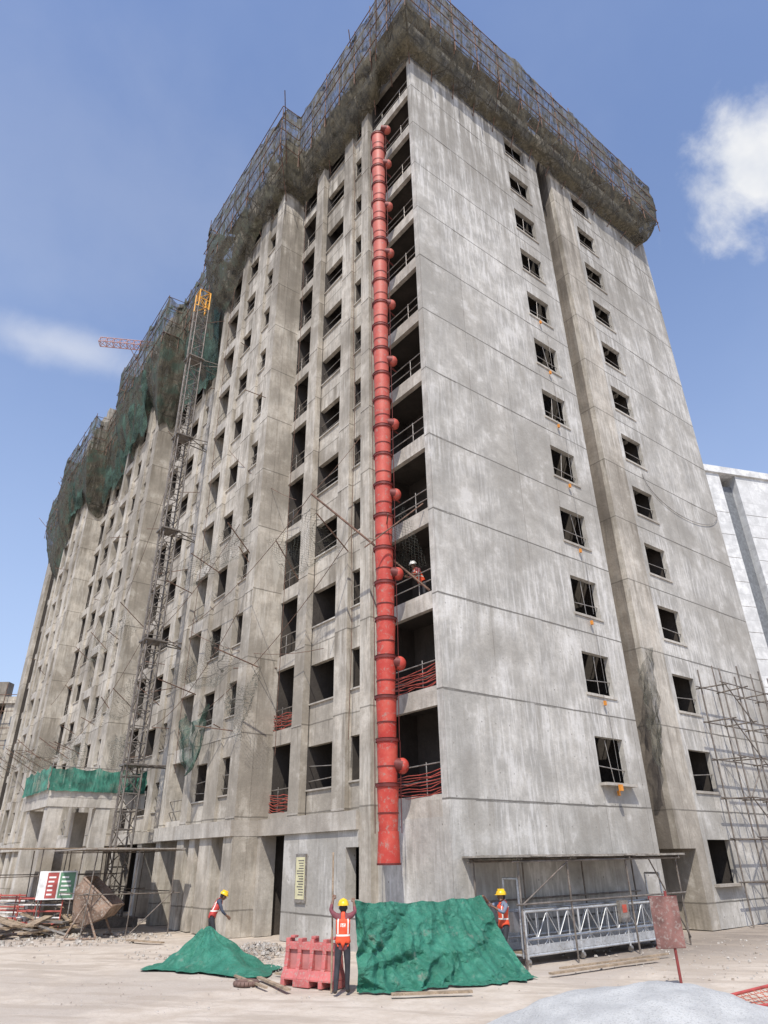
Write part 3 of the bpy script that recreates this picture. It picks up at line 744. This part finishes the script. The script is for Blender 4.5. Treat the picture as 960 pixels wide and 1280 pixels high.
# ================================================================ LEFT SITE CLUTTER
p=site(-10.9,28.6); e=empty('concrete_skip_bucket',(p.x,p.y,0),math.radians(-38)); q=MB()
rot=Matrix.Rotation(math.radians(38),4,'Y')
def tp(P): 
    v=rot@Vector(P); return (v.x-.1,v.y,v.z+1.05)
tpv=[(-.75,-.6,.55),(.75,-.6,.55),(.75,.6,.55),(-.75,.6,.55),(-.2,-.2,-.75),(.2,-.2,-.75),(.2,.2,-.75),(-.2,.2,-.75),(-.75,-.6,.1),(.75,-.6,.1),(.75,.6,.1),(-.75,.6,.1)]
q.add([tp(v) for v in tpv],[(0,1,9,8),(1,2,10,9),(2,3,11,10),(3,0,8,11),(8,9,5,4),(9,10,6,5),(10,11,7,6),(11,8,4,7),(4,5,6,7)])
q.add([tp((v[0]*.93,v[1]*.93,v[2]+.03)) for v in tpv],[(8,9,1,0),(9,10,2,1),(10,11,3,2),(11,8,0,3),(4,5,9,8),(5,6,10,9),(6,7,11,10),(7,4,8,11),(7,6,5,4)])
for a_,b_ in zip([0,1,2,3],[1,2,3,0]): q.cyl(tp(tpv[a_]),tp(tpv[b_]),.04,n=6)
for s in (-1,1):
    q.cyl((-.1,s*.68,1.1),(-.7,s*.75,0),.04,n=6); q.cyl((-.1,s*.68,1.1),(.5,s*.75,0),.04,n=6); q.cyl((-.7,s*.75,.04),(.5,s*.75,.04),.035,n=6)
q.cyl((-.4,-.7,.5),(-.4,.7,.5),.03,n=6)
q.obj('bucket',[plain('rusty_bucket',(.24,.165,.12),.85,.1,.4,2.5,.4,(.40,.37,.32))],e)
p=site(-13.3,30.5); e=empty('site_information_board',(p.x,p.y,0),math.radians(-30)); q=MB()
for x in (-.6,.6): q.cyl((x,.03,0),(x,.03,2.2),.03,n=6,m=0)
q.box(-.72,.72,-.02,.02,1.15,2.15,1); q.box(-.40,.02,-.03,-.021,1.2,2.1,2); q.box(.08,.66,-.03,-.021,1.2,2.1,3)
for i in range(5): q.box(-.34,-.06-R()*.1,-.036,-.031,1.3+i*.15,1.36+i*.15,1); q.box(.16,.58-R()*.2,-.036,-.031,1.3+i*.15,1.36+i*.15,1)
q.obj('board',[M_steel,plain('board_white',(.7,.7,.68),.5),plain('board_red',(.35,.07,.06),.5),plain('board_green',(.10,.22,.13),.5)],e)
e=empty('steel_barricade'); q=MB()
for (r0,F0) in ((-16.4,32),(-14.9,31),(-17.5,34.5)):
    A_=site(r0,F0);B_=site(r0+1.9,F0-.4)
    for k in range(5): 
        z_=.3+k*.22; q.cyl(A_+Vector((0,0,z_)),B_+Vector((0,0,z_)),.035,n=5,m=k%2)
    for f in (0,.5,1): q.cyl(A_.lerp(B_,f),A_.lerp(B_,f)+Vector((0,0,1.25)),.03,n=5)
q.obj('rails',[plain('barricade_red',(.4,.09,.07),.6),plain('barricade_white',(.6,.58,.55),.6)],e)
e=empty('formwork_stack'); q=MB()
for i in range(26):
    p=site(U(-15.5,-12),U(28.8,31),.0); a=U(0,3); L=U(.5,1.4); d=Vector((math.cos(a),math.sin(a),U(-.1,.3)))*L; s_=Vector((-math.sin(a),math.cos(a),0))*U(.03,.2)
    q.obox(p+Vector((0,0,U(.1,.55))),d,s_,Vector((0,0,.03)),random.choice((0,1)))
q.obj('panels',[M_wood,M_steel],e)

# ================================================================ PEOPLE
def simple(name,col,rough=.7,bump=.1):
    m,t,b=newmat(name); co=t.new('ShaderNodeTexCoord').outputs['Object']; n1=t.noise(co,9,4,.6)
    t.put(b.inputs['Base Color'],t.mix(t.ss(n1,.3,.7),tuple(i*.75 for i in col),tuple(min(1,i*1.2) for i in col))); b.inputs['Roughness'].default_value=rough
    t.put(b.inputs['Normal'],t.bump(n1,bump*3,.02)); return m
M_skin=simple('skin_brown',(.20,.105,.065),.55); M_hair=simple('black_hair',(.015,.013,.012),.6); M_boot=simple('dark_boots',(.05,.04,.035),.6)
M_hel=simple('yellow_helmet_plastic',(.80,.50,.02),.3,.0); M_helw=simple('white_helmet_plastic',(.75,.74,.7),.3,.0)
def vestmat(name,col,strip=(.78,.78,.70)):
    m,t,b=newmat(name); co=t.new('ShaderNodeTexCoord').outputs['Object']; x,y,z=t.xyz(co)
    n1=t.noise(co,10,5,.6)
    c=t.mix(t.ss(n1,.3,.7),tuple(i*.8 for i in col),tuple(min(1,i*1.1) for i in col))
    h=t.ss(t.m('ABSOLUTE',t.m('SUBTRACT',z,1.02)),.014,.018,1,0); h2=t.ss(t.m('ABSOLUTE',t.m('SUBTRACT',t.m('ABSOLUTE',x),.105)),.012,.016,1,0)
    h2=t.m('MULTIPLY',h2,t.ss(z,1.04,1.05))
    pr=t.m('MULTIPLY',t.ss(t.m('ABSOLUTE',t.m('SUBTRACT',z,1.2)),.03,.035,1,0),t.ss(t.m('ABSOLUTE',x),.05,.055,1,0)); pr=t.m('MULTIPLY',pr,t.ss(t.noise(co,60,1),.45,.5))
    c=t.mix(t.m('MAXIMUM',t.m('MAXIMUM',h,h2),pr),c,strip)
    t.put(b.inputs['Base Color'],c); b.inputs['Roughness'].default_value=.6; t.put(b.inputs['Normal'],t.bump(n1,.4,.02)); return m
M_vo=vestmat('orange_vest',(.80,.09,.03)); M_vr=vestmat('red_vest',(.50,.05,.04))
def person(name,loc,rz,J,shirt,trous,vest,helmet):
    e=empty(name,loc,rz)
    V=[];Rr=[];E=[];lab=[];roots=[]
    def v(p,r): V.append(Vector(p));Rr.append(r if isinstance(r,tuple) else (r,r)); return len(V)-1
    def ed(a,b_,l): E.append((a,b_));lab.append(l)
    pel=v(J['pelvis'],(.135,.105)); roots.append(pel)
    wa=v(J['waist'],(.125,.10)); cst=v(J['chest'],(.15,.11)); up=v(J['neckb'],(.10,.085)); nk=v(J['neck'],.052)
    hd=Vector(J['head']); h1=v(hd+Vector((0,.01,-.07)),(.062,.07)); h2=v(hd+Vector((0,0,.0)),(.074,.092)); h3=v(hd+Vector((0,-.01,.07)),(.062,.075))
    ed(pel,wa,'t');ed(wa,cst,'t');ed(cst,up,'t');ed(up,nk,'s');ed(nk,h1,'k');ed(h1,h2,'k');ed(h2,h3,'k')
    for s in ('L','R'):
        sg=-1 if s=='L' else 1
        sh=v(J['sh'+s],.062); el=v(J['el'+s],.042); wr=v(J['wr'+s],.026)
        W=Vector(J['wr'+s]);D=(W-Vector(J['el'+s])).normalized()
        pm=v(W+D*.055,(.036,.02)); ed(up,sh,'a');ed(sh,el,'a')
        mid=v((W+Vector(J['el'+s]))/2,.037); ed(el,mid,'a');ed(mid,wr,'k');ed(wr,pm,'k')
        nrm=Vector(J.get('pn'+s,(0,1,0))); nrm=(nrm-D*nrm.dot(D)).normalized(); side=D.cross(nrm).normalized()*(1 if s=='L' else -1)
        for k,(off,ln) in enumerate(((-.03,.062),(-.01,.074),(.01,.07),(.03,.055))):
            b0=W+D*.075+side*off; a=v(b0-D*.02,.0095); roots.append(a); c0=v(b0+D*ln*.35,.0095); c1=v(b0+D*ln*.6+nrm*ln*.35,.009); c2_=v(b0+D*ln*.55+nrm*ln*.75,.008)
            ed(a,c0,'k');ed(c0,c1,'k');ed(c1,c2_,'k')
        b0=W+D*.03-side*.025; a=v(b0,.011); roots.append(a); c0=v(b0+D*.025-side*.022+nrm*.01,.0105); c1=v(b0+D*.05-side*.02+nrm*.035,.009); ed(a,c0,'k');ed(c0,c1,'k')
        hp=v(J['hp'+s],.088); kn=v(J['kn'+s],.06); an=v(J['an'+s],.042); A=Vector(J['an'+s]); cf=v(Vector(J['kn'+s]).lerp(A,.35)+Vector((0,-.012,0)),.056)
        hl=v(A+Vector((0,-.03,-.045)),.036); toe=v(A+Vector((sg*.03,.16,-.055)),(.04,.028))
        ed(pel,hp,'l');ed(hp,kn,'l');ed(kn,cf,'l');ed(cf,an,'l');ed(an,hl,'b');ed(an,toe,'b')
    me=bpy.data.meshes.new(name+'_skel'); me.from_pydata([tuple(p) for p in V],E,[]); me.update()
    o=bpy.data.objects.new(name+'_skel',me); scene.collection.objects.link(o)
    o.modifiers.new('s','SKIN')
    sv=me.skin_vertices[0].data
    for i,r in enumerate(Rr): sv[i].radius=r; sv[i].use_root=i in roots
    sb=o.modifiers.new('sub','SUBSURF'); sb.levels=2; sb.render_levels=2
    dg=bpy.context.evaluated_depsgraph_get(); dg.update()
    nm=bpy.data.meshes.new_from_object(o.evaluated_get(dg)); bpy.data.objects.remove(o)
    mats={'t':0,'s':2,'k':2,'a':0,'l':1,'b':3}
    for mm in (shirt,trous,M_skin,M_boot): nm.materials.append(mm)
    tors=[]
    for pl in nm.polygons:
        c=pl.center; best=9;bl='t'
        for (i,j),l in zip(E,lab):
            a=V[i];d=V[j]-a; tt=max(0,min(1,(c-a).dot(d)/max(1e-9,d.dot(d)))); dist=(c-(a+d*tt)).length-(Rr[i][0]*(1-tt)+Rr[j][0]*tt)
            if dist<best: best=dist;bl=l
        pl.material_index=mats[bl]; pl.use_smooth=True
        if bl=='t' and c.z>Vector(J['pelvis']).z-.02: tors.append(pl.index)
    ob=bpy.data.objects.new('body',nm); scene.collection.objects.link(ob); ob.parent=e
    if vest:
        vs={};vv=[];ff=[]
        for pi in tors:
            f=[]
            for vi in nm.polygons[pi].vertices:
                if vi not in vs:
                    vt=nm.vertices[vi]; vs[vi]=len(vv); vv.append(vt.co+vt.normal*.02)
                f.append(vs[vi])
            ff.append(f)
        q=MB(); q.add(vv,ff,0,True); vo_=q.obj('vest',[vest],e); md=vo_.modifiers.new('so','SOLIDIFY'); md.thickness=.008; md.offset=-1
    q=MB(); H=hd
    hr=Matrix.Rotation(J.get('hyaw',0),4,'Z')@Matrix.Rotation(J.get('hpitch',0),4,'X')
    def hp_(p): return H+(hr@Vector(p))
    q.sph(hp_((0,-.005,.005)),.093,.86,1.03,1.18,0,16,12,hr)
    q.sph(hp_((0,.098,-.012)),.016,.8,1,1.5,0,8,6); 
    for s in (-1,1):
        q.sph(hp_((s*.083,0,-.01)),.026,.35,.7,1.2,0,8,6); q.sph(hp_((s*.032,.086,.018)),.011,1.2,.5,.7,1,8,6)
    q.sph(hp_((0,.088,-.05)),.02,1.2,.45,.35,2,8,6); q.sph(hp_((0,-.03,.005)),.094,.88,.85,1.1,1,14,8,hr)
    q.obj('head_features',[M_skin,M_hair,simple(name+'_lips',(.16,.06,.045))],e)
    if helmet:
        q=MB(); q.sph(hp_((0,-.005,.045)),.125,.92,1.1,.98,0,20,8,hr,0,.5)
        C=hp_((0,.0,.045)); n=24; vs=[]
        for k in range(n):
            a=2*math.pi*k/n; 
            for rr,zz in ((.112,.004),(.14+.035*max(0,math.sin(a))**2,-.008),(.112,-.006)):
                vs.append(C+(hr@Vector((math.cos(a)*rr*.95,math.sin(a)*rr*1.12,zz))))
        q.add(vs,[(k*3+i,k*3+(i+1)%3,((k+1)%n)*3+(i+1)%3,((k+1)%n)*3+i) for k in range(n) for i in range(3)],0,True)
        q.add([hp_((-.012,-.1,.14)),hp_((.012,-.1,.14)),hp_((.012,.09,.15)),hp_((-.012,.09,.15)),hp_((-.01,-.09,.17)),hp_((.01,-.09,.17)),hp_((.01,.08,.175)),hp_((-.01,.08,.175))],[(4,5,6,7),(0,1,5,4),(1,2,6,5),(2,3,7,6),(3,0,4,7)],0)
        q.obj('helmet',[helmet],e)
    return e
def stand():
    return dict(pelvis=(0,0,.86),waist=(0,.0,1.0),chest=(0,.0,1.19),neckb=(0,-.01,1.33),neck=(0,0,1.41),head=(0,.015,1.51),
     shL=(-.17,-.01,1.32),shR=(.17,-.01,1.32),elL=(-.24,-.02,1.06),elR=(.24,-.02,1.06),wrL=(-.25,.06,.83),wrR=(.25,.06,.83),
     hpL=(-.085,0,.82),hpR=(.085,0,.82),knL=(-.10,.02,.46),knR=(.10,.02,.46),anL=(-.11,0,.085),anR=(.11,0,.085))
M_sd=simple('dark_shirt',(.05,.06,.09)); M_sb=simple('blue_grey_shirt',(.16,.19,.25)); M_tb=simple('dark_trousers',(.028,.028,.034)); M_sm=simple('maroon_shirt',(.18,.05,.06))
J=stand(); J.update(shL=(-.17,.02,1.36),shR=(.17,.02,1.36),elL=(-.27,.16,1.46),elR=(.25,.18,1.42),wrL=(-.22,.26,1.64),wrR=(.22,.30,1.58),pnL=(0,1,0),pnR=(0,1,0),anL=(-.13,-.06,.085),anR=(.10,.06,.085),knL=(-.11,.0,.46))
HD=math.radians(-38)
p=site(-.98,16.3); w1=person('construction_worker',(p.x,p.y,0),HD+.05,J,M_sm,M_tb,M_vo,M_hel)
e=empty('wooden_pole'); q=MB(); a=site(-1.22,16.57,0); q.cyl(a,a+Vector((.02,.05,2.55)),.02,n=8); q.obj('pole',[M_wood],e)
J=stand(); J.update(elR=(.26,.18,1.3),wrR=(.17,.40,1.48),elL=(-.25,.15,1.16),wrL=(-.12,.36,1.3),pnR=(0,0,-1),pnL=(1,0,0),shR=(.17,.02,1.34),knL=(-.1,.1,.47),anL=(-.12,.14,.085),anR=(.12,-.12,.085),hyaw=-.2,pelvis=(0,0,.85))
p=site(2.88,19.85); w2=person('construction_worker',(p.x,p.y,0),HD+math.radians(115),J,M_sb,M_tb,M_vo,M_hel)
J=stand(); J.update(waist=(0,.06,.98),chest=(0,.16,1.14),neckb=(0,.22,1.26),neck=(0,.27,1.33),head=(0,.33,1.41),shL=(-.17,.2,1.25),shR=(.17,.2,1.25),elL=(-.22,.33,1.02),elR=(.24,.30,1.0),wrL=(-.15,.50,.86),wrR=(.16,.5,.84),knR=(.1,.12,.47),hpitch=-.4,pnL=(1,0,0),pnR=(-1,0,0))
p=site(-5.65,24.6); w3=person('construction_worker',(p.x,p.y,0),HD+math.radians(-70),J,M_sd,M_tb,M_vr,M_hel)
J=stand(); J.update(waist=(0,.08,.98),chest=(0,.22,1.13),neckb=(0,.30,1.24),neck=(0,.34,1.31),head=(0,.39,1.40),shL=(-.17,.27,1.23),shR=(.17,.27,1.23),elL=(-.25,.38,1.02),elR=(.25,.38,1.02),wrL=(-.18,.52,1.0),wrR=(.18,.52,1.0),hpitch=-.3)
w4=person('construction_worker',(.55,1.35,Z0+2*SH+.005),math.radians(90),J,M_sm,M_tb,M_vo,M_helw)

# ================================================================ WORLD / LIGHT
W=bpy.data.worlds.new("World"); scene.world=W; W.use_nodes=True; t=NT(W.node_tree); t.n.clear()
el=math.radians(54); hx,hy=-.70,-.71; hl=math.hypot(hx,hy); hx/=hl;hy/=hl
sky=t.new('ShaderNodeTexSky',sky_type='NISHITA'); sky.sun_disc=False; sky.sun_elevation=el; sky.sun_rotation=math.atan2(hx,hy); sky.dust_density=.8; sky.air_density=1.15; sky.ozone_density=1.6
gen=t.new('ShaderNodeTexCoord').outputs['Generated']
def cloud(c,tan,ra,rb,sc,amp,lo,hi):
    c=Vector(c).normalized(); a=Vector(tan)-c*Vector(tan).dot(c); a.normalize(); b_=c.cross(a)
    dx=t.m('DIVIDE',t.vm('DOT_PRODUCT',gen,tuple(a)),ra); dy=t.m('DIVIDE',t.vm('DOT_PRODUCT',gen,tuple(b_)),rb)
    r=t.m('SQRT',t.m('ADD',t.m('MULTIPLY',dx,dx),t.m('MULTIPLY',dy,dy)))
    n=t.noise(gen,sc,7,.6,.2); r=t.m('ADD',r,t.m('MULTIPLY',t.m('SUBTRACT',n,.5),amp))
    return t.m('MULTIPLY',t.ss(r,lo,hi,1.,0.),t.m('GREATER_THAN',t.vm('DOT_PRODUCT',gen,tuple(c)),0.))
f1=cloud((.680,.125,.722),(.788,-.616,-.0),.082,.098,9,2.1,.4,1.15)
f2=cloud((.095,.79,.605),(.788,-.55,-.35),.085,.026,9,1.8,.0,1.6)
f3=cloud((.05,.65,.75),(.788,-.5,-.2),.22,.12,5,2.2,.0,1.8)
c=sky.outputs[0]
c=t.mix(1.,c,(1.36,1.34,1.50),'MULTIPLY')
haze=t.noise(gen,2.2,5,.6)
c=t.mix(t.ss(haze,.4,.75,.05,.14),c,(4.4,5.1,6.4))
gz=t.xyz(gen)[2]; c=t.mix(t.ss(gz,0.,.85,.65,0.),c,(3.6,4.4,6.0))
c=t.mix(t.m('MULTIPLY',f3,.12),c,(6,6.2,6.6)); c=t.mix(t.m('MULTIPLY',f2,.5),c,(6.3,6.4,6.7))
shade=t.noise(gen,10,4,.6); cc_=t.mix(t.ss(shade,.35,.65),(5.6,5.8,6.2),(6.8,6.8,6.8)); c=t.mix(t.m('MULTIPLY',f1,.94),c,cc_)
bg=t.new('ShaderNodeBackground'); t.put(bg.inputs[0],c); bg.inputs[1].default_value=.14
out=t.new('ShaderNodeOutputWorld'); t.l.new(bg.outputs[0],out.inputs[0])
sd=bpy.data.lights.new('sun','SUN'); sd.energy=4.5; sd.angle=math.radians(.5); sd.color=(1,.95,.87)
so=bpy.data.objects.new('sun',sd); scene.collection.objects.link(so)
so.rotation_euler=Vector((hx*math.cos(el),hy*math.cos(el),math.sin(el))).to_track_quat('Z','Y').to_euler(); so.location=(-30,-30,60)
scene.view_settings.view_transform='Standard'; scene.view_settings.look='None'; scene.view_settings.exposure=0
# ================================================================ CAMERA
cd=bpy.data.cameras.new('camera'); cd.sensor_fit='VERTICAL'; cd.sensor_height=36; cd.sensor_width=27; cd.lens=835/1280*36; cd.clip_end=3000; cd.clip_start=.1
co=bpy.data.objects.new('camera',cd); scene.collection.objects.link(co)
pt=math.radians(27.46); rl=math.radians(.86)
Fh=Vector((.616,.788,0)); Rh=Vector((.788,-.616,0)); Z=Vector((0,0,1))
fw=Fh*math.cos(pt)+Z*math.sin(pt); up0=-Fh*math.sin(pt)+Z*math.cos(pt)
rt=Rh*math.cos(rl)-up0*math.sin(rl); up=Rh*math.sin(rl)+up0*math.cos(rl)
mw=Matrix((( rt.x,up.x,-fw.x,CAMP[0]),(rt.y,up.y,-fw.y,CAMP[1]),(rt.z,up.z,-fw.z,CAMP[2]),(0,0,0,1)))
co.matrix_world=mw; scene.camera=co
